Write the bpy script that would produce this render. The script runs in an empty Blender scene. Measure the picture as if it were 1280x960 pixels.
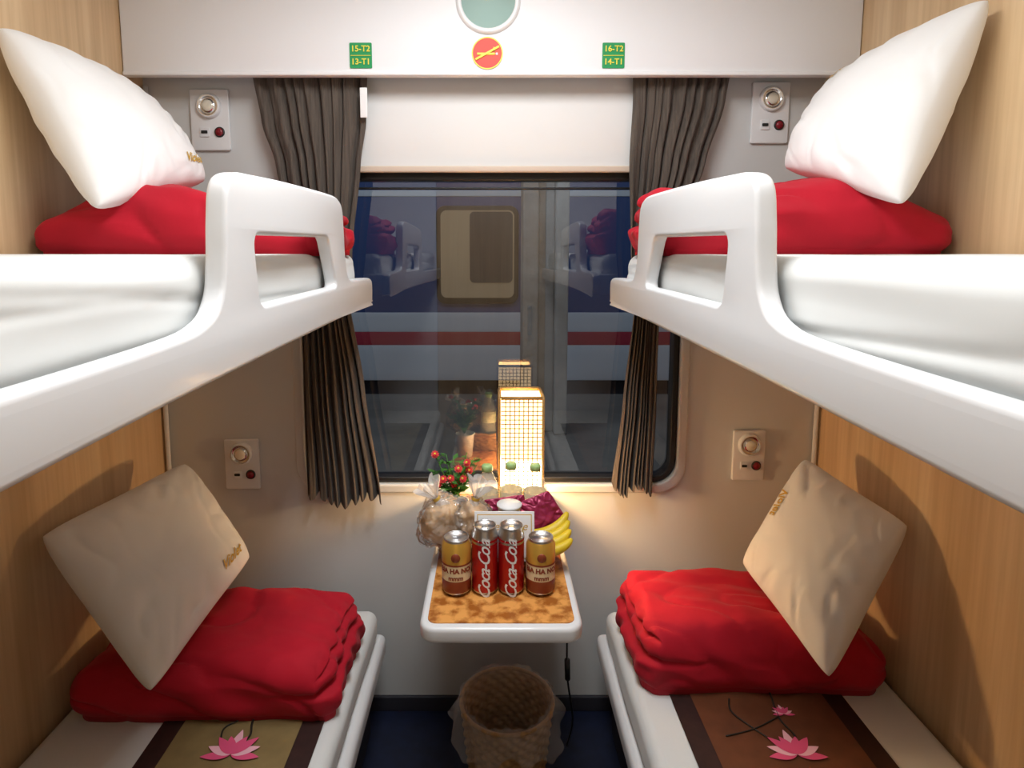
import bpy, bmesh, math, random
from mathutils import Vector, Matrix, noise
random.seed(7)
scene = bpy.context.scene
E = 1.47            # eye height; everything below is built relative to it, then raised
FL = -E
pi = math.pi

# ------------------------------------------------------------------ materials
def mat(name, col, rough=0.5, metal=0.0, bump=0.0, bscale=50, var=0.0, vscale=4, emis=None, estr=0, coat=0.0, sheen=0.0, stretch=(1,1,1), spec=0.5, col2=None, trans=0.0, alpha=1.0, det=3):
    m = bpy.data.materials.new(name); m.use_nodes = True
    nt = m.node_tree; b = nt.nodes['Principled BSDF']
    b.inputs['Base Color'].default_value = (*col, 1)
    b.inputs['Roughness'].default_value = rough
    b.inputs['Metallic'].default_value = metal
    b.inputs['Coat Weight'].default_value = coat
    b.inputs['Coat Roughness'].default_value = 0.1
    b.inputs['Sheen Weight'].default_value = sheen
    b.inputs['Specular IOR Level'].default_value = spec
    b.inputs['Transmission Weight'].default_value = trans
    b.inputs['Alpha'].default_value = alpha
    if emis:
        b.inputs['Emission Color'].default_value = (*emis, 1)
        b.inputs['Emission Strength'].default_value = estr
    tc = nt.nodes.new('ShaderNodeTexCoord'); mp = nt.nodes.new('ShaderNodeMapping')
    mp.inputs['Scale'].default_value = stretch
    nt.links.new(tc.outputs['Object'], mp.inputs['Vector'])
    if var > 0 or col2:
        n = nt.nodes.new('ShaderNodeTexNoise'); n.inputs['Scale'].default_value = vscale
        n.inputs['Detail'].default_value = 6
        nt.links.new(mp.outputs[0], n.inputs['Vector'])
        r = nt.nodes.new('ShaderNodeValToRGB')
        c2 = col2 if col2 else tuple(max(0, c*(1-var)) for c in col)
        r.color_ramp.elements[0].position = .40 if col2 else .35; r.color_ramp.elements[1].position = .58 if col2 else .65
        r.color_ramp.elements[0].color = (*c2, 1); r.color_ramp.elements[1].color = (*col, 1)
        nt.links.new(n.outputs['Fac'], r.inputs['Fac']); nt.links.new(r.outputs[0], b.inputs['Base Color'])
    if bump > 0:
        n2 = nt.nodes.new('ShaderNodeTexNoise'); n2.inputs['Scale'].default_value = bscale
        n2.inputs['Detail'].default_value = det
        nt.links.new(mp.outputs[0], n2.inputs['Vector'])
        bp = nt.nodes.new('ShaderNodeBump'); bp.inputs['Strength'].default_value = bump
        bp.inputs['Distance'].default_value = 0.01
        nt.links.new(n2.outputs['Fac'], bp.inputs['Height']); nt.links.new(bp.outputs[0], b.inputs['Normal'])
    return m

def wood_mat(name, c1, c2, c3):
    m = bpy.data.materials.new(name); m.use_nodes = True
    nt = m.node_tree; b = nt.nodes['Principled BSDF']
    b.inputs['Roughness'].default_value = 0.38
    tc = nt.nodes.new('ShaderNodeTexCoord'); mp = nt.nodes.new('ShaderNodeMapping')
    mp.inputs['Scale'].default_value = (7, 7, .55)
    nt.links.new(tc.outputs['Object'], mp.inputs[0])
    n = nt.nodes.new('ShaderNodeTexNoise'); n.inputs['Scale'].default_value = 1.6; n.inputs['Detail'].default_value = 8
    n.inputs['Distortion'].default_value = .6
    nt.links.new(mp.outputs[0], n.inputs['Vector'])
    r = nt.nodes.new('ShaderNodeValToRGB')
    r.color_ramp.elements[0].position = .32; r.color_ramp.elements[1].position = .68
    r.color_ramp.elements[0].color = (*c1, 1); r.color_ramp.elements[1].color = (*c3, 1)
    e = r.color_ramp.elements.new(.5); e.color = (*c2, 1)
    nt.links.new(n.outputs['Fac'], r.inputs[0])
    mp2 = nt.nodes.new('ShaderNodeMapping'); mp2.inputs['Scale'].default_value = (90, 90, 2.5)
    nt.links.new(tc.outputs['Object'], mp2.inputs[0])
    n2 = nt.nodes.new('ShaderNodeTexNoise'); n2.inputs['Scale'].default_value = 1.0
    nt.links.new(mp2.outputs[0], n2.inputs['Vector'])
    mx = nt.nodes.new('ShaderNodeMix'); mx.data_type = 'RGBA'; mx.blend_type = 'MULTIPLY'
    r2 = nt.nodes.new('ShaderNodeValToRGB')
    r2.color_ramp.elements[0].position = .35; r2.color_ramp.elements[1].position = .6
    r2.color_ramp.elements[0].color = (.90, .87, .84, 1); r2.color_ramp.elements[1].color = (1, 1, 1, 1)
    nt.links.new(n2.outputs['Fac'], r2.inputs[0])
    mx.inputs[0].default_value = .8
    nt.links.new(r.outputs[0], mx.inputs[6]); nt.links.new(r2.outputs[0], mx.inputs[7])
    nt.links.new(mx.outputs[2], b.inputs['Base Color'])
    return m

def glass_mat(name, tint, mul=2.0, base=0.0):
    m = bpy.data.materials.new(name); m.use_nodes = True
    nt = m.node_tree; nt.nodes.clear()
    o = nt.nodes.new('ShaderNodeOutputMaterial'); mx = nt.nodes.new('ShaderNodeMixShader')
    t = nt.nodes.new('ShaderNodeBsdfTransparent'); t.inputs[0].default_value = (*tint, 1)
    g = nt.nodes.new('ShaderNodeBsdfGlossy'); g.inputs['Roughness'].default_value = 0.0
    f = nt.nodes.new('ShaderNodeFresnel'); f.inputs[0].default_value = 1.5
    ma = nt.nodes.new('ShaderNodeMath'); ma.operation = 'MULTIPLY_ADD'; ma.use_clamp = True
    ma.inputs[1].default_value = mul; ma.inputs[2].default_value = base
    nt.links.new(f.outputs[0], ma.inputs[0]); nt.links.new(ma.outputs[0], mx.inputs[0])
    nt.links.new(t.outputs[0], mx.inputs[1]); nt.links.new(g.outputs[0], mx.inputs[2])
    nt.links.new(mx.outputs[0], o.inputs[0])
    return m

M = {}
M['white_gloss'] = mat('white_gloss', (.78, .79, .80), .32, coat=.2)
M['blind'] = mat('blind_white', (.78, .78, .77), .65)
M['white_panel'] = mat('white_panel', (.84, .85, .87), .55)
M['wall_grey'] = mat('wall_grey', (.65, .665, .66), .42, var=.04, vscale=2)
M['linen'] = mat('linen', (.74, .76, .75), .85, bump=.12, bscale=7, sheen=.1)
M['pillowcase'] = mat('pillowcase', (.86, .86, .85), .8, bump=.14, bscale=9, sheen=.15)
M['red'] = mat('red_fabric', (.50, .005, .022), .78, bump=.28, bscale=14, sheen=.05, var=.15, vscale=7, spec=.3, det=6)
M['wood'] = wood_mat('wood_panel', (.62, .42, .23), (.73, .515, .295), (.81, .605, .37))
M['curtain'] = mat('curtain_fabric', (.115, .092, .074), .9, bump=.5, bscale=12, var=.4, vscale=5, stretch=(30, 30, 1), sheen=.05)
M['black'] = mat('black_rubber', (.012, .012, .012), .4)
M['dark'] = mat('dark_base', (.025, .025, .035), .6)
M['floor'] = mat('floor_vinyl', (.008, .014, .045), .5, var=.3, vscale=30)
M['ceil'] = mat('ceiling_white', (.8, .8, .8), .5)
M['chrome'] = mat('chrome', (.75, .75, .75), .18, 1.0)
M['alu'] = mat('aluminium', (.72, .72, .72), .3, 1.0)
M['glass'] = glass_mat('window_glass', (.60, .64, .67), 3.6)
M['gold'] = mat('gold_thread', (.62, .38, .05), .5)
M['green'] = mat('sign_green', (.01, .30, .09), .5)
M['yellow'] = mat('sign_yellow', (.85, .75, .08), .5)
M['signred'] = mat('sign_red', (.72, .04, .015), .5)
M['marble'] = mat('orange_laminate', (.78, .36, .095), .25, col2=(.36, .115, .02), vscale=36)
M['brownmat'] = mat('mat_brown', (.036, .012, .009), .6, var=.3, vscale=40)
M['goldmat'] = mat('mat_gold', (.26, .185, .075), .5, var=.2, vscale=20)
M['coppermat'] = mat('mat_copper', (.15, .050, .020), .5, var=.25, vscale=20)
M['pink'] = mat('lotus_pink', (.75, .09, .22), .6)
M['palepink'] = mat('lotus_pale', (.88, .48, .56), .6)
M['stem'] = mat('stem_dark', (.02, .018, .012), .6)
M['leaf'] = mat('leaf_green', (.07, .26, .03), .5, var=.4, vscale=30)
M['petal'] = mat('petal_red', (.75, .06, .07), .5)
M['cola'] = mat('can_red', (.46, .010, .012), .28, .3)
M['white'] = mat('print_white', (.85, .85, .85), .5)
M['beergold'] = mat('can_gold', (.78, .46, .08), .28, .5)
M['beerlabel'] = mat('can_label', (.82, .70, .45), .35)
M['beerbrown'] = mat('can_brown', (.26, .05, .02), .35)
M['wicker'] = mat('wicker', (.44, .24, .08), .6, var=.4, vscale=60)
M['bag'] = glass_mat('plastic_film', (.98, .97, .96), .7, .02)
M['bagwhite'] = mat('milky_plastic', (.95, .90, .86), .2, alpha=.16)
M['frill'] = mat('frill_plastic', (.92, .90, .88), .2, alpha=.45)
M['liner'] = mat('liner_plastic', (.80, .78, .76), .2, alpha=.22)
M['bread'] = mat('bread_crust', (.92, .60, .30), .6, var=.35, vscale=30)
M['banana'] = mat('banana_skin', (.85, .62, .03), .45, var=.15, vscale=25)
M['bananatip'] = mat('banana_tip', (.12, .07, .02), .6)
M['purple'] = mat('snack_foil', (.36, .028, .095), .35, .25, bump=.1, bscale=12)
M['shade'] = mat('lamp_paper', (.9, .8, .6), .7, emis=(1, .70, .35), estr=2.7)
M['shadehot'] = mat('lamp_paper_hot', (.9, .8, .6), .7, emis=(1, .78, .44), estr=16)
M['bamboo'] = mat('bamboo_slat', (.42, .24, .08), .5)
M['water'] = mat('clear_bottle', (.95, .94, .85), .12, alpha=.30)
M['cap'] = mat('bottle_cap', (.40, .62, .25), .4)
M['label'] = mat('bottle_label', (.88, .88, .62), .5)
M['teal'] = mat('vent_glass', (.33, .47, .43), .7, spec=.15)
M['lens'] = mat('lamp_lens', (.8, .76, .64), .15, .1)
M['redlens'] = mat('switch_red', (.22, .01, .02), .25)
M['tblue'] = mat('train_blue', (.040, .082, .24), .5)
M['twhite'] = mat('train_white', (.62, .67, .74), .5)
M['tred'] = mat('train_red', (.42, .03, .06), .5)
M['tglass'] = mat('train_window', (.05, .05, .06), .15)
M['tcream'] = mat('train_window_lit', (.26, .20, .13), .6, emis=(1, .7, .4), estr=.09)  # cream light in the train's windows, put into the colour and a faint glow
M['concrete'] = mat('concrete', (.46, .45, .43), .9, var=.35, vscale=5, bump=.4, bscale=30)
M['ground'] = mat('platform_ground', (.19, .18, .165), .9, var=.35, vscale=3, bump=.5, bscale=20)
M['emit'] = mat('light_diffuser', (.9, .9, .9), .5, emis=(.95, .97, 1), estr=3)

# ------------------------------------------------------------------ helpers
def link(o):
    scene.collection.objects.link(o); return o
def mk(name, verts, faces, mats, smooth=True, fm=None):
    me = bpy.data.meshes.new(name); me.from_pydata([tuple(v) for v in verts], [], faces)
    if not isinstance(mats, (list, tuple)): mats = [mats]
    for m in mats: me.materials.append(m)
    if fm: me.polygons.foreach_set('material_index', fm)
    me.polygons.foreach_set('use_smooth', [smooth]*len(me.polygons))
    me.update()
    return link(bpy.data.objects.new(name, me))
def softbox(name, c, half, r, mats, n=14, f=None, smooth=True):
    vid = {}; V = []; F = []
    half = Vector(half); c = Vector(c)
    def samp(i, h):   # denser near the edges
        s = -1+2*i/n
        if n < 5: return s
        rr = min(r/h, .999)
        k = max(2, n//4)
        if i <= k: return -1+rr*(i/k)
        if i >= n-k: return 1-rr*((n-i)/k)
        return (-1+rr)+(2-2*rr)*((i-k)/(n-2*k))
    def add(ax, s, i, j):
        a, b = [(1, 2), (2, 0), (0, 1)][ax]
        p = Vector((0, 0, 0)); p[ax] = s*half[ax]; p[a] = samp(i, half[a])*half[a]; p[b] = samp(j, half[b])*half[b]
        inn = Vector([max(-(half[k]-r), min(half[k]-r, p[k])) for k in range(3)])
        d = p-inn
        q = inn+d.normalized()*r if d.length > 1e-9 else p
        key = tuple(round(x, 5) for x in q)
        if key not in vid:
            vid[key] = len(V); V.append(q)
        return vid[key]
    for ax in range(3):
        for s in (-1, 1):
            for i in range(n):
                for j in range(n):
                    q = [add(ax, s, i, j), add(ax, s, i+1, j), add(ax, s, i+1, j+1), add(ax, s, i, j+1)]
                    if s < 0: q.reverse()
                    u = []
                    for x in q:
                        if x not in u: u.append(x)
                    if len(u) >= 3: F.append(u)
    if f: V = [f(v.copy()) for v in V]
    V = [v+c for v in V]
    return mk(name, V, F, mats, smooth)
def box(name, x0, x1, y0, y1, z0, z1, m, r=.003):
    half = Vector(((x1-x0)/2, (y1-y0)/2, (z1-z0)/2))
    r = min(r, min(half)*.9)
    return softbox(name, ((x0+x1)/2, (y0+y1)/2, (z0+z1)/2), half, r, m, n=8)
def lathe(name, prof, mats, seg=None, c=(0, 0, 0), n=32, f=None, smooth=True):
    V = []; F = []; fm = []
    for i, (r, z) in enumerate(prof):
        for k in range(n):
            a = 2*pi*k/n
            v = Vector((r*math.cos(a), r*math.sin(a), z))
            if f: v = f(v, a, i)
            V.append(v+Vector(c))
    for i in range(len(prof)-1):
        for k in range(n):
            F.append([i*n+k, i*n+(k+1) % n, (i+1)*n+(k+1) % n, (i+1)*n+k]); fm.append(seg[i] if seg else 0)
    return mk(name, V, F, mats, smooth, fm)
def grid(name, fn, nu, nv, m, closed_u=False, smooth=True):
    V = [fn(i/(nu), j/(nv)) for j in range(nv+1) for i in range(nu+1)]
    F = []
    for j in range(nv):
        for i in range(nu):
            a = j*(nu+1)+i
            F.append([a, a+1, a+nu+2, a+nu+1])
    return mk(name, V, F, m, smooth)
def tube(name, pts, rad, m, n=8, cap=True):
    pts = [Vector(p) for p in pts]
    if not isinstance(rad, (list, tuple)): rad = [rad]*len(pts)
    V = []; F = []
    up = Vector((0, 0, 1))
    for i, p in enumerate(pts):
        d = (pts[min(i+1, len(pts)-1)]-pts[max(i-1, 0)]).normalized()
        a = d.cross(up)
        if a.length < .05: a = d.cross(Vector((1, 0, 0)))
        a.normalize(); b = a.cross(d).normalized()
        for k in range(n):
            t = 2*pi*k/n
            V.append(p+(a*math.cos(t)+b*math.sin(t))*rad[i])
    for i in range(len(pts)-1):
        for k in range(n):
            F.append([i*n+k, i*n+(k+1) % n, (i+1)*n+(k+1) % n, (i+1)*n+k])
    if cap:
        F.append(list(range(n))[::-1]); F.append([(len(pts)-1)*n+k for k in range(n)])
    return mk(name, V, F, m)
def eval_mesh(o):
    bpy.context.view_layer.update()
    dg = bpy.context.evaluated_depsgraph_get()
    return bpy.data.meshes.new_from_object(o.evaluated_get(dg))
PL = {'YZ': Matrix(((0, 0, 1, 0), (1, 0, 0, 0), (0, 1, 0, 0), (0, 0, 0, 1))),
      'XZ': Matrix(((1, 0, 0, 0), (0, 0, -1, 0), (0, 1, 0, 0), (0, 0, 0, 1))),
      'XY': Matrix.Identity(4)}
def plate(name, loops, thick, bevel, m, plane, loc):
    cu = bpy.data.curves.new(name, 'CURVE'); cu.dimensions = '2D'; cu.fill_mode = 'BOTH'
    cu.extrude = thick/2-bevel; cu.bevel_depth = bevel; cu.bevel_resolution = 3
    if bevel: cu.offset = -bevel
    for L in loops:
        s = cu.splines.new('POLY'); s.points.add(len(L)-1)
        for p, q in zip(s.points, L): p.co = (q[0], q[1], 0, 1)
        s.use_cyclic_u = True
    o = link(bpy.data.objects.new(name+'_c', cu))
    me = eval_mesh(o); bpy.data.objects.remove(o)
    me.transform(Matrix.Translation(Vector(loc)) @ PL[plane])
    me.materials.clear(); me.materials.append(m)
    o = link(bpy.data.objects.new(name, me))
    me.polygons.foreach_set('use_smooth', [bevel > 0]*len(me.polygons))
    if bevel > 0:
        bm = bmesh.new(); bm.from_mesh(me)
        bmesh.ops.remove_doubles(bm, verts=bm.verts, dist=1e-5)
        for e in bm.edges:
            if len(e.link_faces) == 2 and e.calc_face_angle(0) > math.radians(35): e.smooth = False
        bm.to_mesh(me); bm.free()
    return o
def rrect(x0, x1, y0, y1, r, n=8):
    P = []
    for cx, cy, a0 in ((x1-r, y1-r, 0), (x0+r, y1-r, pi/2), (x0+r, y0+r, pi), (x1-r, y0+r, 1.5*pi)):
        for k in range(n+1):
            a = a0+pi/2*k/n; P.append((cx+r*math.cos(a), cy+r*math.sin(a)))
    return P
def rpoly(pts, r, n=6):
    out = []; N = len(pts)
    for i in range(N):
        p = Vector(pts[i]); a = Vector(pts[i-1]); b = Vector(pts[(i+1) % N])
        p0 = p+(a-p).normalized()*r; p1 = p+(b-p).normalized()*r
        for k in range(n+1):
            t = k/n; out.append(tuple((1-t)**2*p0+2*t*(1-t)*p+t*t*p1))
    return out
def catmull(pts, n=8):
    out = []; N = len(pts)
    for i in range(N-1):
        p0 = Vector(pts[max(i-1, 0)]); p1 = Vector(pts[i]); p2 = Vector(pts[i+1]); p3 = Vector(pts[min(i+2, N-1)])
        for k in range(n):
            t = k/n
            out.append(.5*((2*p1)+(-p0+p2)*t+(2*p0-5*p1+4*p2-p3)*t*t+(-p0+3*p1-3*p2+p3)*t**3))
    out.append(Vector(pts[-1])); return out
def circ(cx, cy, r, n=40): return [(cx+r*math.cos(2*pi*k/n), cy+r*math.sin(2*pi*k/n)) for k in range(n)]
def text_mesh(txt, size, ext=0.0, shear=0.0, space=1.0, bold=0.0):
    cu = bpy.data.curves.new('txt', 'FONT'); cu.body = txt; cu.size = size; cu.align_x = 'CENTER'; cu.align_y = 'CENTER'
    cu.extrude = ext; cu.shear = shear; cu.space_character = space; cu.offset = bold; cu.resolution_u = 3
    o = link(bpy.data.objects.new('txt', cu)); me = eval_mesh(o); bpy.data.objects.remove(o); return me
def text_obj(txt, size, m, fn, shear=0.0, bold=0.0, space=1.0):
    me = text_mesh(txt, size, 0, shear, space, bold)
    for v in me.vertices: v.co = fn(v.co.x, v.co.y)
    me.materials.clear(); me.materials.append(m)
    return link(bpy.data.objects.new('lettering', me))
def group(name, parts):
    """one top-level object: join the parts into a single mesh"""
    bpy.context.view_layer.update()
    mats = []; bm = bmesh.new()
    for p in parts:
        me = p.data.copy(); me.transform(p.matrix_world)
        mp = []
        for m in p.data.materials:
            if m not in mats: mats.append(m)
            mp.append(mats.index(m))
        if mp:
            for f in me.polygons: f.material_index = mp[min(f.material_index, len(mp)-1)]
        bm.from_mesh(me); bpy.data.meshes.remove(me)
    me = bpy.data.meshes.new(name); bm.to_mesh(me); bm.free()
    for m in mats: me.materials.append(m)
    for p in parts: bpy.data.objects.remove(p)
    vs = [v.co for v in me.vertices]
    lo = Vector([min(v[k] for v in vs) for k in range(3)]); hi = Vector([max(v[k] for v in vs) for k in range(3)])
    c = (lo+hi)/2; me.transform(Matrix.Translation(-c))
    base = name; i = 0
    while name in bpy.data.objects:
        i += 1; name = '%s.%03d' % (base, i)
    o = link(bpy.data.objects.new(name, me)); o.location = c
    return o
def nz(x, y, z): return noise.noise(Vector((x, y, z)))
def sst(a, b, x):
    t = max(0, min(1, (x-a)/(b-a))); return t*t*(3-2*t)

# ------------------------------------------------------------------ room shell
CE = .88; Y1 = 1.8; Y0 = -.32
group('floor', [box('f', -1.05, 1.05, Y0-.05, Y1+.05, FL-.05, FL, M['floor'])])
group('ceiling', [box('c', -1.05, 1.05, Y0-.05, Y1+.05, CE, CE+.05, M['ceil'])])
group('wall_left', [box('w', -1.05, -1.0, Y0, Y1, FL, CE, M['wood'])])
group('wall_right', [box('w', 1.0, 1.05, Y0, Y1, FL, CE, M['wood'])])
WX = .572; WB = -.712; WT = .235
group('wall_back', [plate('w', [[(-1.05, FL), (1.05, FL), (1.05, CE), (-1.05, CE)], rrect(-WX, WX, WB, WT, .07)], .06, 0, M['wall_grey'], 'XZ', (0, Y1+.03, 0))])
group('wall_front', [box('w', -1.05, -.36, Y0-.05, Y0, FL, CE, M['white_panel']), box('w', .36, 1.05, Y0-.05, Y0, FL, CE, M['white_panel']),
                     box('w', -.36, .36, Y0-.05, Y0, .45, CE, M['white_panel'])])
group('door_1', [box('d', -.358, .358, Y0-.045, Y0-.01, FL, .448, M['wood']), box('h', .24, .27, Y0-.01, Y0+.03, -.55, -.35, M['chrome'], .01)])
group('baseboard_back', [box('b', -1.0, 1.0, Y1-.012, Y1, FL, FL+.05, M['dark'])])
group('trim_1', [tube('t', [(-.988, Y1-.012, FL+.42), (-.988, Y1-.012, .47)], .007, M['white_panel'])])
group('trim_2', [tube('t', [(.988, Y1-.012, FL+.42), (.988, Y1-.012, .47)], .007, M['white_panel'])])

# window
fr = plate('fr', [rrect(-WX+.001, WX-.001, WB+.001, WT-.001, .07), rrect(-WX+.018, WX-.018, WB+.018, WT-.026, .055)], .05, .004, M['black'], 'XZ', (0, Y1+.03, 0))
tr = plate('tr', [rrect(-WX-.028, WX+.028, WB-.028, WT+.02, .09), rrect(-WX, WX, WB, WT, .07)], .016, .006, M['wall_grey'], 'XZ', (0, Y1-.002, 0))
gl = mk('glass', [(-WX+.01, Y1+.035, WB+.01), (WX-.01, Y1+.035, WB+.01), (WX-.01, Y1+.035, WT-.01), (-WX+.01, Y1+.035, WT-.01)], [[0, 1, 2, 3]], M['glass'], False)
mu = box('rail', -WX+.01, WX-.01, Y1+.02, Y1+.04, WT-.050, WT-.044, M['black'])
group('window_1', [fr, tr, gl, mu])
# roller blind pulled up
def blind(u, v):
    z = .52-(.52-.245)*v
    return Vector((-.60+1.2*u, 1.786-.012*math.sin(v*pi), z))
group('roller_blind', [grid('b', blind, 4, 16, M['blind']), box('hem', -.60, .60, 1.775, 1.788, .228, .247, mat('blind_hem', (.62, .50, .40), .5), .005)])
# pelmet
PY = 1.70
pel = box('p', -.998, .998, PY, PY+.018, .482, CE-.002, M['white_panel'], .004)
lip = box('l', -.998, .998, PY-.004, PY+.022, .475, .487, M['white_panel'], .004)
group('curtain_pelmet', [pel, lip])
# round vent
ring = lathe('r', [(.0, .003), (.070, .003), (.072, .006), (.078, .010), (.085, .006), (.087, 0)], [M['teal'], M['white_gloss']], [0, 0, 1, 1, 1], n=48)
ring.matrix_world = Matrix.Translation((-.008, PY-.0005, .668)) @ Matrix.Rotation(pi/2, 4, 'X')
group('round_porthole_vent', [ring])
# no smoking sign
YS = PY-.0015; SZ = .533
d1 = plate('d', [circ(-.0105, SZ, .042)], .002, 0, M['signred'], 'XZ', (0, YS, 0))
d1b = plate('d', [circ(-.0105, SZ, .042), circ(-.0105, SZ, .039)], .002, 0, M['yellow'], 'XZ', (0, YS-.0005, 0))
cg = box('c', -.038, .010, YS-.003, YS-.001, SZ-.005, SZ+.001, M['yellow'], .001); cg2 = box('c', .012, .018, YS-.003, YS-.001, SZ-.005, SZ+.001, M['white'], .001)
sm = tube('s', [(.008, YS-.002, SZ+.004), (.012, YS-.002, SZ+.010), (.006, YS-.002, SZ+.015)], .0018, M['yellow'])
sl = box('s', -.042, .042, -.001, .001, -.003, .003, M['yellow'], .001)
sl.matrix_world = Matrix.Translation((-.0105, YS-.003, SZ)) @ Matrix.Rotation(-math.radians(28), 4, 'Y') @ Matrix.Scale(.86, 4, (1, 0, 0))
group('no_smoking_sign', [d1, d1b, cg, cg2, sm, sl])
for X, a, b in ((-.352, '15-T2', '13-T1'), (.330, '16-T2', '14-T1')):
    s = plate('s', [rrect(X-.030, X+.030, .494, .560, .003)], .002, 0, M['green'], 'XZ', (0, YS, 0))
    ln = box('l', X-.027, X+.027, YS-.0025, YS-.0015, .5260, .5275, M['yellow'], .0004)
    t1 = text_obj(a, .0215, M['yellow'], lambda x, y: Vector((X+x, YS-.003, .5435+y)), bold=.0004)
    t2 = text_obj(b, .0215, M['yellow'], lambda x, y: Vector((X+x, YS-.003, .510+y)), bold=.0004)
    group('berth_number_sign', [s, ln, t1, t2])

# curtains
def curtain(prof, ph, tag=None):
    def ed(z):
        for k in range(len(prof)-1):
            z0, a0, b0 = prof[k]; z1, a1, b1 = prof[k+1]
            if z <= z0 and z >= z1:
                t = (z0-z)/(z0-z1); t = t*t*(3-2*t)*.5+t*.5
                return a0+(a1-a0)*t, b0+(b1-b0)*t
        return prof[-1][1:]
    zt, zb = prof[0][0], prof[-1][0]
    def fn(u, v):
        z = zt+(zb-zt)*v
        xl, xr = ed(z)
        uu = u+.020*math.sin(u*17+ph)+.015*math.sin(z*5+u*9+ph)
        x = xl+(xr-xl)*u
        n = 9
        s = math.sin(2*pi*n*uu+ph+.6*math.sin(z*3+ph))
        wd = abs(xr-xl)
        amp = .011+.006*sst(.0, .5, v)
        y = 1.748+amp*(s*.8+.25*math.sin(2*pi*n*2.1*uu+z*4))
        x += .3*wd/n*math.cos(2*pi*n*uu+ph)*.5
        zz = z+.014*math.sin(u*9+ph)*sst(.9, 1, v)+.008*s*sst(.95, 1, v)
        return Vector((x, y, zz))
    parts = [grid('c', fn, 220, 70, M['curtain'])]
    if tag: parts.append(box('tag', tag-.010, tag+.010, 1.722, 1.725, .37, .45, M['white'], .001))
    parts.append(tube('rod', [(prof[0][1]-.01, 1.748, .51), (prof[0][2]+.01, 1.748, .51)], .008, M['chrome']))
    group('curtain', parts)
curtain([(.505, -.670, -.345), (.36, -.645, -.35), (.25, -.61, -.368), (.0, -.56, -.40), (-.12, -.545, -.415), (-.4, -.555, -.375), (-.745, -.555, -.330)], 0.4, -.352)
curtain([(.505, .400, .672), (.42, .402, .66), (.25, .395, .61), (.0, .40, .51), (-.15, .415, .49), (-.45, .39, .49), (-.71, .365, .485)], 2.1)

# reading light panels
def reading(x, z, w, h, on):
    y = Y1
    p = [plate('p', [rrect(x-w/2, x+w/2, z-h/2, z+h/2, .006)], .010, .003, M['white_gloss'], 'XZ', (0, y-.005, 0))]
    r = lathe('r', [(0, .014), (.012, .015), (.016, .012), (.020, .006), (.024, .008), (.029, .012), (.034, .009), (.036, 0)], [M['lens'], M['chrome'], M['white_gloss']], [0, 0, 1, 1, 1, 2, 2], n=36)
    r.matrix_world = Matrix.Translation((x, y-.010, z+h*.22)) @ Matrix.Rotation(pi/2, 4, 'X'); p.append(r)
    p.append(plate('u', [rrect(x-w*.26, x-w*.02, z-h*.28, z-h*.12, .003)], .004, .001, M['white_gloss'], 'XZ', (0, y-.011, 0)))
    p.append(plate('u', [rrect(x-w*.22, x-w*.06, z-h*.225, z-h*.175, .002)], .004, 0, M['black'], 'XZ', (0, y-.0125, 0)))
    k = lathe('k', [(0, .008), (.008, .008), (.011, .003), (.013, .005), (.015, 0)], [M['redlens'], M['black']], [0, 0, 1, 1], n=24)
    k.matrix_world = Matrix.Translation((x+w*.24, y-.010, z-h*.20)) @ Matrix.Rotation(pi/2, 4, 'X'); p.append(k)
    group('reading_light_panel', p)
reading(-.810, .378, .112, .172, True); reading(.803, .398, .108, .172, True)
reading(-.765, -.648, .106, .158, False); reading(.790, -.620, .098, .158, False)

# ------------------------------------------------------------------ berths
def upper(s):
    out = [(-.30, -.170), (.30, -.166), (.7, -.156), (1.60, -.142), (1.675, -.139), (1.687, -.125), (1.688, -.09), (1.67, -.073), (1.60, -.068), (1.45, -.066), (1.405, -.052), (1.385, -.01), (1.378, .05), (1.368, .095), (1.338, .114), (1.27, .119),
           (1.02, .114), (.87, .108), (.805, .103), (.775, .085), (.764, .04), (.758, -.01), (.745, -.055), (.705, -.083), (.60, -.094), (.25, -.100), (-.30, -.104)]
    o = [tuple(p) for p in catmull(out, 6)]
    hole = rpoly([(.855, .024), (1.245, .030), (1.305, -.074), (.869, -.078)], .022)
    p = [plate('side_panel', [o, hole], .028, .007, M['white_gloss'], 'YZ', (s*.346, 0, 0))]
    p.append(box('slab', min(s*.35, s*.995), max(s*.35, s*.995), -.30, 1.683, -.14, -.118, M['white_gloss'], .005))
    p.append(box('end', min(s*.35, s*.995), max(s*.35, s*.995), 1.66, 1.685, -.135, -.072, M['white_gloss'], .008))
    def f(v):
        top = sst(0, .05, v.z)
        v.z += top*(.003*nz(v.x*5, v.y*4, 3+s)-.001*abs(nz(v.x*9+v.y*14, v.y*3, 1)))
        if -s*v.x > .2:
            v.x += .005*nz(v.y*6, v.z*22, s*5)
            fade = .5+.5*math.sin(v.y*5+s*2)
            v.x += s*.004*fade*math.exp(-((v.z+.012+.022*math.sin(v.y*3.1+s))/.007)**2)
            v.x += s*.003*(1-fade)*math.exp(-((v.z-.008+.024*math.sin(v.y*4.3+s+1))/.006)**2)
        return v
    p.append(softbox('mattress', (s*.677, .685, -.061), (.308, .972, .056), .030, M['linen'], n=64, f=f))
    group('sleeper_berth', p)
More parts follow.
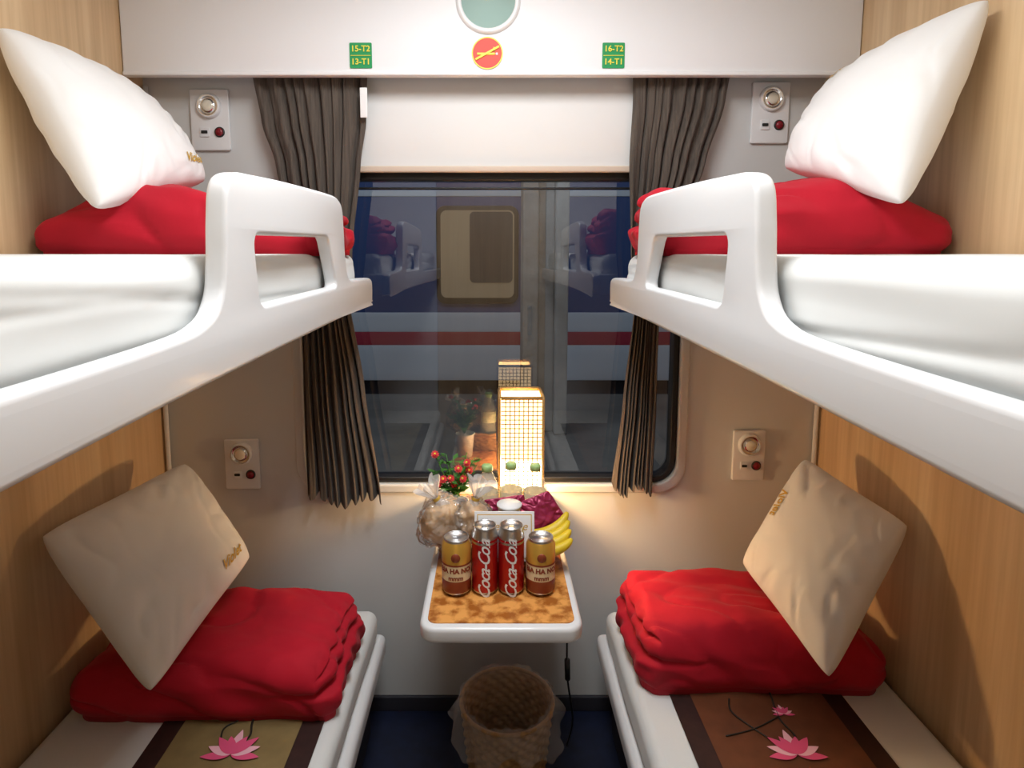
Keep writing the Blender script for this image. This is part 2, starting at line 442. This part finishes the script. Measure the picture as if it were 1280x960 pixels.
def lower(s):
    p = []
    def f(v):
        v.z += .004*nz(v.x*5, v.y*4, 9+s)*sst(0, .04, v.z)
        v.x += .006*nz(v.y*5, v.z*12, 4)*sst(.2, .33, -s*v.x)
        return v
    p.append(softbox('mattress', (s*.662, .70, -1.098), (.325, .99, .046), .03, M['linen'], n=40, f=f))
    p.append(softbox('seat_pan', (s*.655, .70, -1.175), (.338, 1.01, .032), .02, M['white_gloss'], n=12))
    p.append(box('base', min(s*.37, s*.99), max(s*.37, s*.99), -.29, 1.70, FL+.001, -1.2, M['dark']))
    group('sleeper_berth', p)
for s in (-1, 1): upper(s)
for s in (-1, 1): lower(s)

# ------------------------------------------------------------------ duvets
def duvet(c, half, s, seed, slope=0.0, gz=.52, taper=0.0, rump=1.0):
    hx, hy, hz = half
    def f(v):
        x, y, z = v
        inner = -s*x/hx    # 1 at aisle end
        zn = (z+hz)/(2*hz)
        px = 1-(abs(x)/hx)**4; py = 1-(abs(y)/hy)**4
        topw = sst(-.3*hz, hz, z)
        v.z += topw*(.018*px*py+.022*rump*nz(x*4+seed, y*4, seed)+slope*(-s*x))
        v.z = -hz+(v.z+hz)*(1-taper*sst(.35, 1, -inner))
        seam = gz+.06*math.sin(y*11+seed)+.05*inner+.05*nz(y*14, seed, 0)
        g = math.exp(-((zn-seam)/.055)**2)
        g2 = math.exp(-((zn-(seam+.25+.06*nz(y*12, seed, 4)))/.04)**2)
        e = sst(.80, .98, inner)
        v.x += s*(.028*g+.012*g2)*e
        v.x += s*.012*sst(seam, seam+.1, zn)*e
        v.x += s*(.0025*math.sin(y*95+3*math.sin(z*30)+seed)+.010*nz(y*24+seed, z*18, 3))*e
        fr = sst(.75, 1, -y/hy)
        v.y += .010*g*fr*sst(.3, .95, inner)
        w = nz(x*6+seed, y*17+x*5, z*9)*.012*rump+nz(x*20, y*20+seed, z*20)*.004
        # sharp-valley creases
        w -= .007*rump*(1-min(1, abs(nz(x*5+y*6+seed, y*7-x*2, seed))*7))
        rad = nz(x*5+seed, z*14+y*8+x*5, 2.2)
        v.z += w*topw; v.y -= .014*rad*fr*rump
        v.y += .006*fr*(1-min(1, abs(nz(x*6+seed, z*9+x*3, seed+5))*7))
        v.x += .006*nz(y*28, z*34, seed)*sst(.6, 1, abs(inner))
        if z < -hz*.8: v.z = -hz
        return v
    o = softbox('d', c, half, min(half)*.72, M['red'], n=100, f=f)
    group('folded_duvet', [o])
duvet((-.672, 1.45, -.0085+.064), (.312, .17, .064), -1, 1.3, slope=.02, taper=.35, rump=1.3)
duvet((.674, 1.45, -.0085+.072), (.318, .17, .072), 1, 4.2, slope=-.01, taper=.35, rump=1.3)
duvet((-.648, 1.395, -1.052+.070), (.305, .165, .070), -1, 7.7, slope=.05, taper=.1)
duvet((.650, 1.475, -1.052+.078), (.300, .165, .078), 1, 11.1, slope=.03, taper=.2)

# ------------------------------------------------------------------ pillows
def pillow(A, B, C, T, th, seed, facing, txt=None, tu=.5, tv=.1, name='pillow', m=None, ts=.038, trot=0):
    A, B, C, T = map(Vector, (A, B, C, T))
    nrm = (C-A).cross(T-B).normalized()
    if nrm.dot(Vector(facing)) < 0: nrm = -nrm
    def S(u, v, side):
        k = .035
        uu = u*(1-k*(1-v*v)*abs(u)); vv = v*(1-k*(1-u*u)*abs(v))
        cr = (abs(u)*abs(v))**6*.045
        uu *= 1-cr; vv *= 1-cr
        a = (uu+1)/2; b = (vv+1)/2
        p = A*(1-a)*(1-b)+B*a*(1-b)+C*a*b+T*(1-a)*b
        h = max(0, (1-u*u)*(1-v*v))**.40
        edge = 1-max(abs(u), abs(v))
        wr = .008*nz(u*1.3+seed, v*1.3, seed)+.0018*nz(u*5, v*5+seed, 1.7)
        wr += .0025*math.sin(14*math.atan2(v, u)+seed+2*nz(u*2, v*2, seed))*sst(.45, .9, max(abs(u), abs(v)))*sst(0, .15, edge)
        wr += -.005*math.exp(-((u*.6+v*.8-.15+.15*math.sin(3*v+seed))/.05)**2)*sst(.2, .8, abs(u))
        wr -= .0035*(1-min(1, abs(nz(u*1.6+v*.9+seed, v*2.2-u*.4, seed+2))*8))*sst(.25, .8, max(abs(u), abs(v)))
        return p+nrm*side*(th*h+wr*min(1, h*1.3))
    n = 72; V = []; F = []
    def q(i):
        t = -1+2*i/n
        return math.sin(t*pi/2)*.6+t*.4
    for side in (1, -1):
        o = len(V)
        for j in range(n+1):
            for i in range(n+1): V.append(S(q(i), q(j), side))
        for j in range(n):
            for i in range(n):
                a = o+j*(n+1)+i; F.append([a, a+1, a+n+2, a+n+1] if side > 0 else [a, a+n+1, a+n+2, a+1])
    o = mk('p', V, F, m or M['pillowcase'])
    bm = bmesh.new(); bm.from_mesh(o.data); bmesh.ops.remove_doubles(bm, verts=bm.verts, dist=1e-4)
    bmesh.ops.recalc_face_normals(bm, faces=bm.faces); bm.to_mesh(o.data); bm.free()
    parts = [o]
    if txt:
        lu = (B-A).length/2; lv = (T-A).length/2
        cr, sr = math.cos(trot), math.sin(trot)
        def fn(x, y):
            u = tu+(x*cr-y*sr)/lu; v = tv+(x*sr+y*cr)/lv
            return S(max(-.98, min(.98, u)), max(-.98, min(.98, v)), 1)+nrm*.003
        parts.append(text_obj(txt, ts, M['gold'], fn, shear=.4, bold=.0008))
    return group(name, parts)
pillow((-.975, 1.235, .445), (-.775, 1.205, .080), (-.72, 1.56, .175), (-.93, 1.66, .40), .085, 1.0, (1, -.5, .3), 'Violet', .70, .62, trot=pi/2)
pillow((.970, 1.225, .495), (.800, 1.190, .085), (.715, 1.51, .20), (.904, 1.66, .44), .085, 5.0, (-1, -.5, .3), 'Violet', -.62, .55, trot=pi/2)
pillow((-.970, 1.225, -.600), (-.720, 1.175, -.935), (-.630, 1.51, -.80), (-.86, 1.64, -.585), .082, 9.0, (1, -.6, .3), 'Violet', .72, .55, trot=pi/2)
pillow((.970, 1.33, -.625), (.742, 1.225, -.940), (.66, 1.516, -.82), (.865, 1.61, -.560), .080, 13.0, (-1, -.6, .3), 'Violet', -.15, .78, trot=0)

# ------------------------------------------------------------------ bed mats with lotus print
def bedmat(x0, x1, cm, s):
    z = -1.050; y0, y1 = .05, 1.34
    def g(u, v, a, b, dz):
        return Vector((a+(b-a)*u, y0+(y1-y0)*v, z+dz+.0015*nz(u*3, v*9, a)))
    p = [grid('g', lambda u, v: g(u, v, x0, x1, .0015), 12, 30, M['brownmat']),
         grid('g', lambda u, v: g(u, v, x0+.048, x1-.048, .0035), 12, 30, cm)]
    zz = z+.0065
    def petal(cx, cy, L, W, a, m, dz):
        P = []
        for k in range(13):
            t = k/12; w = W*math.sin(pi*t**.8)**.9
            P.append((t*L, w))
        for k in range(11, 0, -1): P.append((P[k][0], -P[k][1]))
        ca, sa = math.cos(a), math.sin(a)
        return mk('pt', [(cx+x*ca-y*sa, cy+x*sa+y*ca, zz+dz) for x, y in P], [list(range(len(P)))], m, False)
    def lotus(cx, cy, S):
        k = 0
        for a, m, L in ((-.1, 'pink', 1), (3.24, 'pink', 1), (.35, 'palepink', .95), (2.79, 'palepink', .95), (.8, 'pink', 1), (2.34, 'pink', 1), (1.57, 'palepink', 1.05), (1.2, 'pink', .8), (1.94, 'pink', .8)):
            k += 1; p.append(petal(cx, cy, S*L, S*.17, a, M[m], k*.0002))
    def stem(pts, w):
        c = catmull(pts, 6)
        p.append(tube('st', [(q[0], q[1], zz-.001) for q in c], w, M['stem'], n=4))
    cx = (x0+x1)/2
    lotus(cx+.01, 1.150, .062)
    stem([(cx+.01, 1.16), (cx+.03, 1.20), (cx+.02, 1.25), (cx+.035, 1.33)], .0024)
    if s > 0:
        lotus(cx+.035, 1.262, .026); stem([(cx-.01, 1.17), (cx-.05, 1.22), (cx-.08, 1.27), (cx-.07, 1.31)], .002)
        stem([(cx-.12, 1.20), (cx-.05, 1.22), (cx+.02, 1.255)], .0018)
    else:
        stem([(cx-.02, 1.17), (cx-.035, 1.22), (cx-.01, 1.25), (cx-.04, 1.28)], .002)
    lotus(cx-.02, .85, .05); stem([(cx-.02, .85), (cx+.03, .95), (cx, 1.05)], .002)
    group('bed_mat', p)
bedmat(-.735, -.375, M['goldmat'], -1); bedmat(.425, .835, M['coppermat'], 1)

# ------------------------------------------------------------------ table
TZ = -.74; TX = .020
def tloop(w, y0, y1, r):
    P = [(TX+w, y1), (TX-w, y1)]
    for k in range(9):
        a = pi+pi/2*k/8; P.append((TX-w+r+r*math.cos(a), y0+r+r*math.sin(a)))
    for k in range(9):
        a = 1.5*pi+pi/2*k/8; P.append((TX+w-r+r*math.cos(a), y0+r+r*math.sin(a)))
    return P
t1 = plate('top', [tloop(.165, 1.118, 1.795, .035)], .034, .009, M['white_gloss'], 'XY', (0, 0, TZ-.019))
t2 = plate('inlay', [tloop(.149, 1.136, 1.785, .018)], .003, 0, M['marble'], 'XY', (0, 0, TZ-.0014))
t3 = box('bracket', TX-.12, TX+.12, 1.74, 1.798, TZ-.09, TZ-.036, M['white_gloss'], .006)
group('folding_table', [t1, t2, t3])
TZ += .0002
# cans
def cyltext(txt, size, c, R, rot, m, **k):
    def fn(x, y):
        if rot: x, y = -y, x
        a = x/R
        return Vector((c[0]+(R+.0008)*math.sin(a), c[1]-(R+.0008)*math.cos(a), c[2]+y))
    return text_obj(txt, size, m, fn, **k)
def soda(x, y):
    r = .0285; h = .152
    prof = [(0, .004), (.018, .004), (.021, 0), (.023, .001), (r, .010), (r, h-.036), (r, h-.020), (.025, h-.008), (.0245, h-.006), (.0255, h-.002), (.025, h), (.0235, h-.001), (.0225, h-.006), (0, h-.006)]
    b = lathe('can', prof, [M['alu'], M['cola']], [0, 0, 0, 0, 1, 0, 0, 0, 0, 0, 0, 0, 0], (x, y, TZ), 40)
    t = cyltext('Coca-Cola', .036, (x, y, TZ+.062), r, True, M['white'], shear=.5, bold=.0005, space=.85)
    bd = lathe('band', [(r+.0004, h-.031), (r+.0004, h-.026)], [M['cola']], None, (x, y, TZ), 40)
    tab = box('tab', x-.006, x+.006, y-.012, y+.004, TZ+h-.006, TZ+h-.003, M['alu'], .001)
    group('soda_can', [b, t, bd, tab])
def beer(x, y):
    r = .0320; h = .125
    prof = [(0, .004), (.022, .004), (.024, 0), (.026, .001), (r, .010), (r, .036), (r, .072), (r, h-.016), (.027, h-.006), (.0265, h-.004), (.0275, h-.001), (.027, h), (.0255, h-.001), (.0245, h-.005), (0, h-.005)]
    b = lathe('can', prof, [M['alu'], M['beergold'], M['beerlabel'], M['beerbrown']], [0, 0, 0, 0, 3, 2, 1, 1, 0, 0, 0, 0, 0, 0], (x, y, TZ), 40)
    t = cyltext('BIA HA NOI', .0145, (x, y, TZ+.060), r, False, M['beerbrown'], bold=.0008)
    e = lathe('emb', [(0, .0012), (.0095, .0012), (.0100, 0)], [M['beerbrown']], None, (0, 0, 0), 24)
    e.matrix_world = Matrix.Translation((x, y-r, TZ+.090)) @ Matrix.Rotation(pi/2, 4, 'X')
    e2 = cyltext('mmm', .014, (x, y, TZ+.044), r, False, M['beerbrown'], bold=.0006)
    l = lathe('line', [(r+.0005, .070), (r+.0005, .074)], [M['beerbrown']], None, (x, y, TZ), 40)
    group('beer_can', [b, t, e, e2, l])
YC = 1.253
soda(-.014, YC); soda(.0435, YC); beer(-.076, YC); beer(.108, YC)

# wicker helpers
def wicker(name_, prof_fn, rows, nst, c, sx=1, sy=1, amp=.003):
    n = nst*4
    def fn(u, v):
        a = 2*pi*u; r, z = prof_fn(v)
        row = v*rows
        w = amp*math.cos(nst*a+pi*int(row))*abs(math.sin(pi*row))+amp*.5*abs(math.sin(pi*row))
        return Vector((c[0]+sx*(r+w)*math.cos(a), c[1]+sy*(r+w)*math.sin(a), c[2]+z))
    return grid(name_, fn, n*2, rows*4, M['wicker'])
tray = wicker('w', lambda v: (.125+.02*v, .003+.062*v), 7, 26, (.016, 1.405, TZ), 1.08, .66, .003)
rim = tube('rim', [(.016+1.08*.149*math.cos(t*2*pi/40), 1.405+.66*.149*math.sin(t*2*pi/40), TZ+.068+.002*(-1)**t) for t in range(41)], .006, M['wicker'])
bot = lathe('bot', [(0, .004), (.127, .004)], [M['wicker']], None, (0, 0, 0), 32)
bot.matrix_world = Matrix.Translation((.016, 1.405, TZ)) @ Matrix.Diagonal((1.08, .66, 1, 1))
hd = [tube('hand', [Vector((.016+s*.158, 1.405+.03*math.cos(a), TZ+.065+.03*math.sin(a))) for a in [pi*k/10 for k in range(11)]], .004, M['wicker']) for s in (-1, 1)]
group('wicker_tray', [tray, rim, bot]+hd)
TT = TZ+.005
# bottles
def bottle(x, y, h=.215):
    r = .029
    prof = [(0, .002), (.024, .001), (r, .008), (r, .05), (r*.93, .055), (r, .06), (r, .14), (r*.97, .152), (r*.85, .165), (.017, .182), (.0115, .192), (.0115, .198)]
    b = lathe('b', prof, [M['water']], None, (x, y, TT), 28)
    l = lathe('l', [(r+.0006, .100), (r+.0006, .142)], [M['label']], None, (x, y, TT), 28)
    c = lathe('c', [(.0115, .194), (.0135, .195), (.0137, .207), (.012, .210), (0, .210)], [M['cap']], None, (x, y, TT), 24)
    group('water_bottle', [b, l, c])
bottle(-.010, 1.448); bottle(.050, 1.462); bottle(.110, 1.452)
# lamp
LX, LY = .080, 1.610; w = .058; z0 = -.640; z1 = -.382
lp = []
lp.append(lathe('foot', [(0, 0), (.045, 0), (.047, .006), (.043, .014), (.012, .020), (.010, .045), (.0, .045)], [M['bamboo']], None, (LX, LY, TZ), 28))
for sx in (-1, 1):
    for sy in (-1, 1):
        lp.append(box('post', LX+sx*w-.003, LX+sx*w+.003, LY+sy*w-.003, LY+sy*w+.003, TZ, z1, M['bamboo'], .001))
def side_panels():
    e = w-.004; zm = z0+.085
    for (a, b) in (((-e, -e), (e, -e)), ((e, -e), (e, e)), ((e, e), (-e, e)), ((-e, e), (-e, -e))):
        for (za, zb, mm) in ((z0+.002, zm, 'shadehot'), (zm, z1-.006, 'shade')):
            lp.append(mk('paper', [(LX+a[0], LY+a[1], za), (LX+b[0], LY+b[1], za), (LX+b[0], LY+b[1], zb), (LX+a[0], LY+a[1], zb)], [[0, 1, 2, 3]], M[mm], False))
        nb = 9
        d = Vector((b[0]-a[0], b[1]-a[1], 0)); out = Vector((d.y, -d.x, 0)).normalized()*.0035
        for k in range(1, nb):
            t = k/nb; p = Vector((LX+a[0], LY+a[1], 0))+d*t+out
            lp.append(tube('v', [p+Vector((0, 0, z0)), p+Vector((0, 0, z1))], .0013, M['bamboo'], n=4))
        nh = 22
        for k in range(nh+1):
            z = z0+(z1-z0)*k/nh; th = .0013 if 0 < k < nh else .005
            lp.append(tube('h', [Vector((LX+a[0], LY+a[1], z))+out, Vector((LX+b[0], LY+b[1], z))+out], th, M['bamboo'], n=4))
side_panels()
group('table_lamp', lp)
# snack packages (foil pouches)
def pouch(A, B, C, T, th, seed, m, name): return pillow(A, B, C, T, th, seed, (0, -1, .3), None, name=name, m=m)
pouch((.060, 1.395, -.600), (.100, 1.375, -.690), (.190, 1.395, -.648), (.138, 1.40, -.570), .013, 3, M['purple'], 'snack_packet')
pouch((-.020, 1.395, -.592), (.02, 1.38, -.680), (.095, 1.395, -.660), (.080, 1.40, -.580), .013, 6, M['purple'], 'snack_packet')
# yogurt cup
group('yogurt_cup', [lathe('c', [(0, .0), (.021, .0), (.026, .105), (.029, .107), (.029, .112), (.0, .113)], [M['white']], None, (.042, 1.345, TT+.042), 32)])
# card
cd = softbox('c', (0, 0, 0), (.068, .0015, .055), .001, M['white'], n=6)
b1 = softbox('c', (0, -.0018, 0), (.062, .0004, .049), .0003, M['gold'], n=6)
b2 = softbox('c', (0, -.0024, 0), (.060, .0004, .047), .0003, M['white'], n=6)
tx = text_obj('Welcome', .026, M['gold'], lambda x, y: Vector((x, -.0032, y+.022)), shear=.3)
tx2 = text_obj('on board', .016, M['gold'], lambda x, y: Vector((x, -.0032, y)), shear=.3)
mt = Matrix.Translation((.030, 1.303, -.640)) @ Matrix.Rotation(-.22, 4, 'X')
for o in (cd, b1, b2, tx, tx2): o.matrix_world = mt
group('welcome_card', [cd, b1, b2, tx, tx2])
# bananas
def banana(a0, tilt, off, sc=.72):
    P = []; R = []
    n = 18; rad = .11*sc
    for k in range(n+1):
        t = k/n; ang = -.75+1.5*t
        P.append(Vector((rad*math.sin(ang), 0, rad*(1-math.cos(ang)))))
        R.append(.0175*sc*(min(1, math.sin(pi*min(max(t*.92+.04, 0), 1))**.45)) if 0 < t < 1 else .004)
    o = tube('b', P, R, M['banana'], n=10)
    tip = tube('t', [P[0], P[0]+(P[0]-P[1]).normalized()*.012], [.004, .005], M['bananatip'])
    mt = Matrix.Translation(off) @ Matrix.Rotation(a0, 4, 'Z') @ Matrix.Rotation(tilt, 4, 'Y') @ Matrix.Rotation(-.8, 4, 'X')
    o.matrix_world = mt; tip.matrix_world = mt
    return [o, tip]
bp = []
for k in range(4):
    bp += banana(.05+.07*k, -.10-.08*k, (.135+.002*k, 1.312+.014*k, -.680+.010*k))
group('banana_bunch', bp)
# bread bags
def bread_bag(c, sx, sy, sz, seed, lean):
    parts = []
    def blob(scale, amp, fr, m, crumple=False):
        bm = bmesh.new(); bmesh.ops.create_icosphere(bm, subdivisions=5 if crumple else 4, radius=1)
        for v in bm.verts:
            d = v.co.copy()
            k = 1+amp*nz(d.x*fr+seed, d.y*fr, d.z*fr)+(amp*.5*abs(nz(d.x*fr*2.5, d.y*fr*2.5+seed, d.z*fr*2.5)) if crumple else 0)
            v.co = Vector((d.x*sx, d.y*sy, max(d.z, -.8)*sz))*scale*k
        me = bpy.data.meshes.new('b'); bm.to_mesh(me); bm.free(); me.materials.append(m)
        me.polygons.foreach_set('use_smooth', [not crumple]*len(me.polygons))
        o = link(bpy.data.objects.new('b', me)); o.location = c; return o
    parts.append(blob(.92, .12, 2, M['bread']))
    parts.append(blob(1.03, .25, 2.2, M['bag'], True))
    parts.append(blob(1.05, .28, 2.4, M['bagwhite'], True))
    top = Vector(c)+Vector((lean*.02, 0, sz*.9))
    prof = [(.022, -.02), (.008, .006), (.006, .012), (.014, .026), (.026, .045), (.030, .052)]
    n = lathe('n', prof, [M['frill']], None, (0, 0, 0), 40, f=lambda v, a, i: Vector((v.x*(1+.3*math.sin(7*a)*(i > 2)), v.y*(1+.3*math.sin(7*a)*(i > 2)), v.z+(.008*math.sin(5*a+seed) if i > 3 else 0))), smooth=False)
    n.matrix_world = Matrix.Translation(top) @ Matrix.Rotation(lean, 4, 'Y')
    tie = lathe('tie', [(.009, .004), (.010, .008), (.009, .012)], [M['gold']], None, (0, 0, 0), 16); tie.matrix_world = n.matrix_world
    return group('bread_bag', parts+[n, tie])
bread_bag((-.112, 1.370, -.640), .060, .045, .060, 2.2, -.6)
bread_bag((-.045, 1.365, -.632), .046, .038, .052, 5.9, .3)
# flowers
fp = []
pot = lathe('pot', [(0, 0), (.026, 0), (.033, .08), (.036, .085), (.033, .086), (.030, .075), (0, .074)], [M['white_gloss']], None, (-.095, 1.535, TZ), 28); fp.append(pot)
FC = Vector((-.098, 1.525, -.66))
heads = []
for k in range(24):
    a = k*2.4; rr = .012+.050*math.sqrt((k % 12)/12)
    tip = Vector((FC.x+rr*math.cos(a)*1.1, FC.y+rr*math.sin(a)*.6, -.605+random.uniform(0, .085)))
    fp.append(tube('s', [FC, (FC+tip)/2+Vector((0, 0, .01)), tip], .0012, M['leaf'], n=5))
    for _ in range(10):
        q = FC.lerp(tip, random.uniform(.3, 1)); a2 = random.uniform(0, 2*pi); L = random.uniform(.016, .030)
        d = Vector((math.cos(a2), math.sin(a2), random.uniform(-.1, .7))).normalized(); sd = d.cross(Vector((0, 0, 1))).normalized()*L*.28
        fp.append(mk('lf', [q, q+d*L*.5+sd, q+d*L, q+d*L*.5-sd], [[0, 1, 2, 3]], M['leaf'], False))
    heads.append(tip)
heads.sort(key=lambda t: t.y-.4*t.z)
for k, tip in enumerate(heads[:9]):
    ax = Vector((random.uniform(-.5, .5), -.8, .7)).normalized()
    u = ax.cross(Vector((1, 0, 0))).normalized(); v = ax.cross(u)
    for ly in range(3):
        for j in range(10):
            a = 2*pi*(j+ly*.5)/10; d = (u*math.cos(a)+v*math.sin(a)); L = .012-ly*.003; rise = ax*(ly*.003)
            sd = ax.cross(d)*.003
            fp.append(mk('pt', [tip+rise, tip+rise+d*L*.6+sd+ax*.002, tip+rise+d*L+ax*.004, tip+rise+d*L*.6-sd+ax*.002], [[0, 1, 2, 3]], M['petal'], False))
    c = softbox('cc', tip+ax*.008, (.003, .003, .003), .0028, M['yellow'], n=4); fp.append(c)
group('potted_flowers', fp)

# ------------------------------------------------------------------ wastebasket
WCX, WCY = .040, 1.42
def wprof(v): return (.082+.034*v, .002+.335*v)
wb = [wicker('w', wprof, 26, 22, (WCX, WCY, FL), 1, 1, .0035)]
wb.append(lathe('bot', [(0, .004), (.083, .004)], [M['wicker']], None, (WCX, WCY, FL), 32))
def bagf(v, a, i):
    k = 1+.06*math.sin(9*a+i)*(i < 4)+.03*math.sin(23*a+i*.7)
    return Vector((v.x*k, v.y*k, v.z+(.018*math.sin(4*a+1)+.010*math.sin(11*a) if i < 3 else .004*math.sin(7*a))))
wb.append(lathe('liner', [(.144, .270), (.138, .285), (.131, .305), (.124, .330), (.119, .348), (.110, .345), (.104, .30), (.098, .2), (.085, .05), (0, .02)], [M['liner']], None, (WCX, WCY, FL), 120, f=bagf))
wb.append(tube('rim', [(WCX+.117*math.cos(t*2*pi/40), WCY+.117*math.sin(t*2*pi/40), FL+.336) for t in range(41)], .005, M['wicker']))
group('wastebasket', wb)
# cord
cp = catmull([(.16, 1.70, TZ-.04), (.190, 1.62, TZ-.10), (.21, 1.58, TZ-.28), (.215, 1.58, TZ-.45), (.235, 1.60, TZ-.60), (.225, 1.64, FL+.012)], 8)
group('power_cord', [tube('c', cp, .0028, M['black']), tube('plug', [(.214, 1.58, TZ-.40), (.216, 1.58, TZ-.46)], .008, M['black']),
                     tube('c2', catmull([(.0, 1.72, TZ-.038), (.005, 1.70, TZ-.10), (-.01, 1.68, TZ-.16), (.03, 1.70, TZ-.30), (.10, 1.79, TZ-.42)], 8), .0025, M['black'])])
# ceiling light
group('ceiling_light', [box('housing', -.2, .2, .45, 1.25, CE-.035, CE-.0005, M['white_gloss'], .01), box('diffuser', -.18, .18, .47, 1.23, CE-.040, CE-.034, M['emit'], .002)])

# ------------------------------------------------------------------ outside
TY = 4.0
o = [box('b', -6, 6, TY, TY+.2, -.40, 1.1, M['tblue']), box('b', -6, 6, TY-.004, TY+.2, -.53, -.40, M['twhite']), box('b', -6, 6, TY-.004, TY+.2, -.62, -.53, M['tred']),
     box('b', -6, 6, TY-.004, TY+.2, -.86, -.62, M['twhite']), box('b', -6, 6, TY-.006, TY+.2, .36, .40, M['twhite']), box('b', -6, 6, TY+.05, TY+.2, -1.5, -.86, M['dark'])]
for cx in (-2.1, -.09, 1.95):
    o.append(plate('wf', [rrect(cx-.27, cx+.27, -.34, .30, .06)], .03, .005, M['black'], 'XZ', (0, TY-.008, 0)))
    o.append(plate('wg', [rrect(cx-.24, cx+.24, -.30, .27, .04)], .01, 0, M['tcream'], 'XZ', (0, TY-.026, 0)))
    o.append(plate('wg', [rrect(cx-.05, cx+.23, -.20, .26, .03)], .01, 0, M['tglass'], 'XZ', (0, TY-.032, 0)))
group('passenger_train', o)
group('station_platform', [box('g', -6, 6, Y1+.25, TY-.1, -1.47, -.93, M['ground'])])
group('concrete_post', [box('p', .155, .235, 3.0, 3.2, -.93, 1.4, M['concrete'], .01), box('p', .235, .32, 3.05, 3.15, -.93, 1.4, M['concrete'], .01), box('p', .32, .385, 3.0, 3.2, -.93, 1.4, M['concrete'], .01)])

# ------------------------------------------------------------------ lights / world / camera
def area(name, loc, rot, sx, sy, power, col):
    l = bpy.data.lights.new(name, 'AREA'); l.shape = 'RECTANGLE'; l.size = sx; l.size_y = sy; l.energy = power; l.color = col
    o = link(bpy.data.objects.new(name, l)); o.location = loc; o.rotation_euler = rot; return o
area('ceiling_lamp', (0, .85, CE-.045), (0, 0, 0), .36, .74, 16.5, (.96, .985, 1))
area('outside_fill', (0, 2.4, 1.6), (math.radians(25), 0, 0), 3, .6, 28, (.9, .95, 1))  # added fill light, brightens the train and platform outside
pl = bpy.data.lights.new('lamp_bulb', 'POINT'); pl.energy = 7.5; pl.color = (1, .62, .29); pl.shadow_soft_size = .025
po = link(bpy.data.objects.new('lamp_bulb', pl)); po.location = (LX, LY, -.663)
wd = bpy.data.worlds.new('night'); scene.world = wd; wd.use_nodes = True
wd.node_tree.nodes['Background'].inputs[0].default_value = (.5, .6, .8, 1); wd.node_tree.nodes['Background'].inputs[1].default_value = .15

cam = bpy.data.cameras.new('camera'); co = link(bpy.data.objects.new('camera', cam))
cam.sensor_width = 36; cam.lens = 754/1280*36; cam.clip_start = .02
cam.shift_x = 26/1280; cam.shift_y = -79/1280
co.location = (0, 0, 0); co.rotation_euler = (math.radians(90-6.5), 0, 0)
scene.camera = co
for o in scene.objects:
    if o.parent is None: o.location.z += E
scene.view_settings.view_transform = 'Standard'
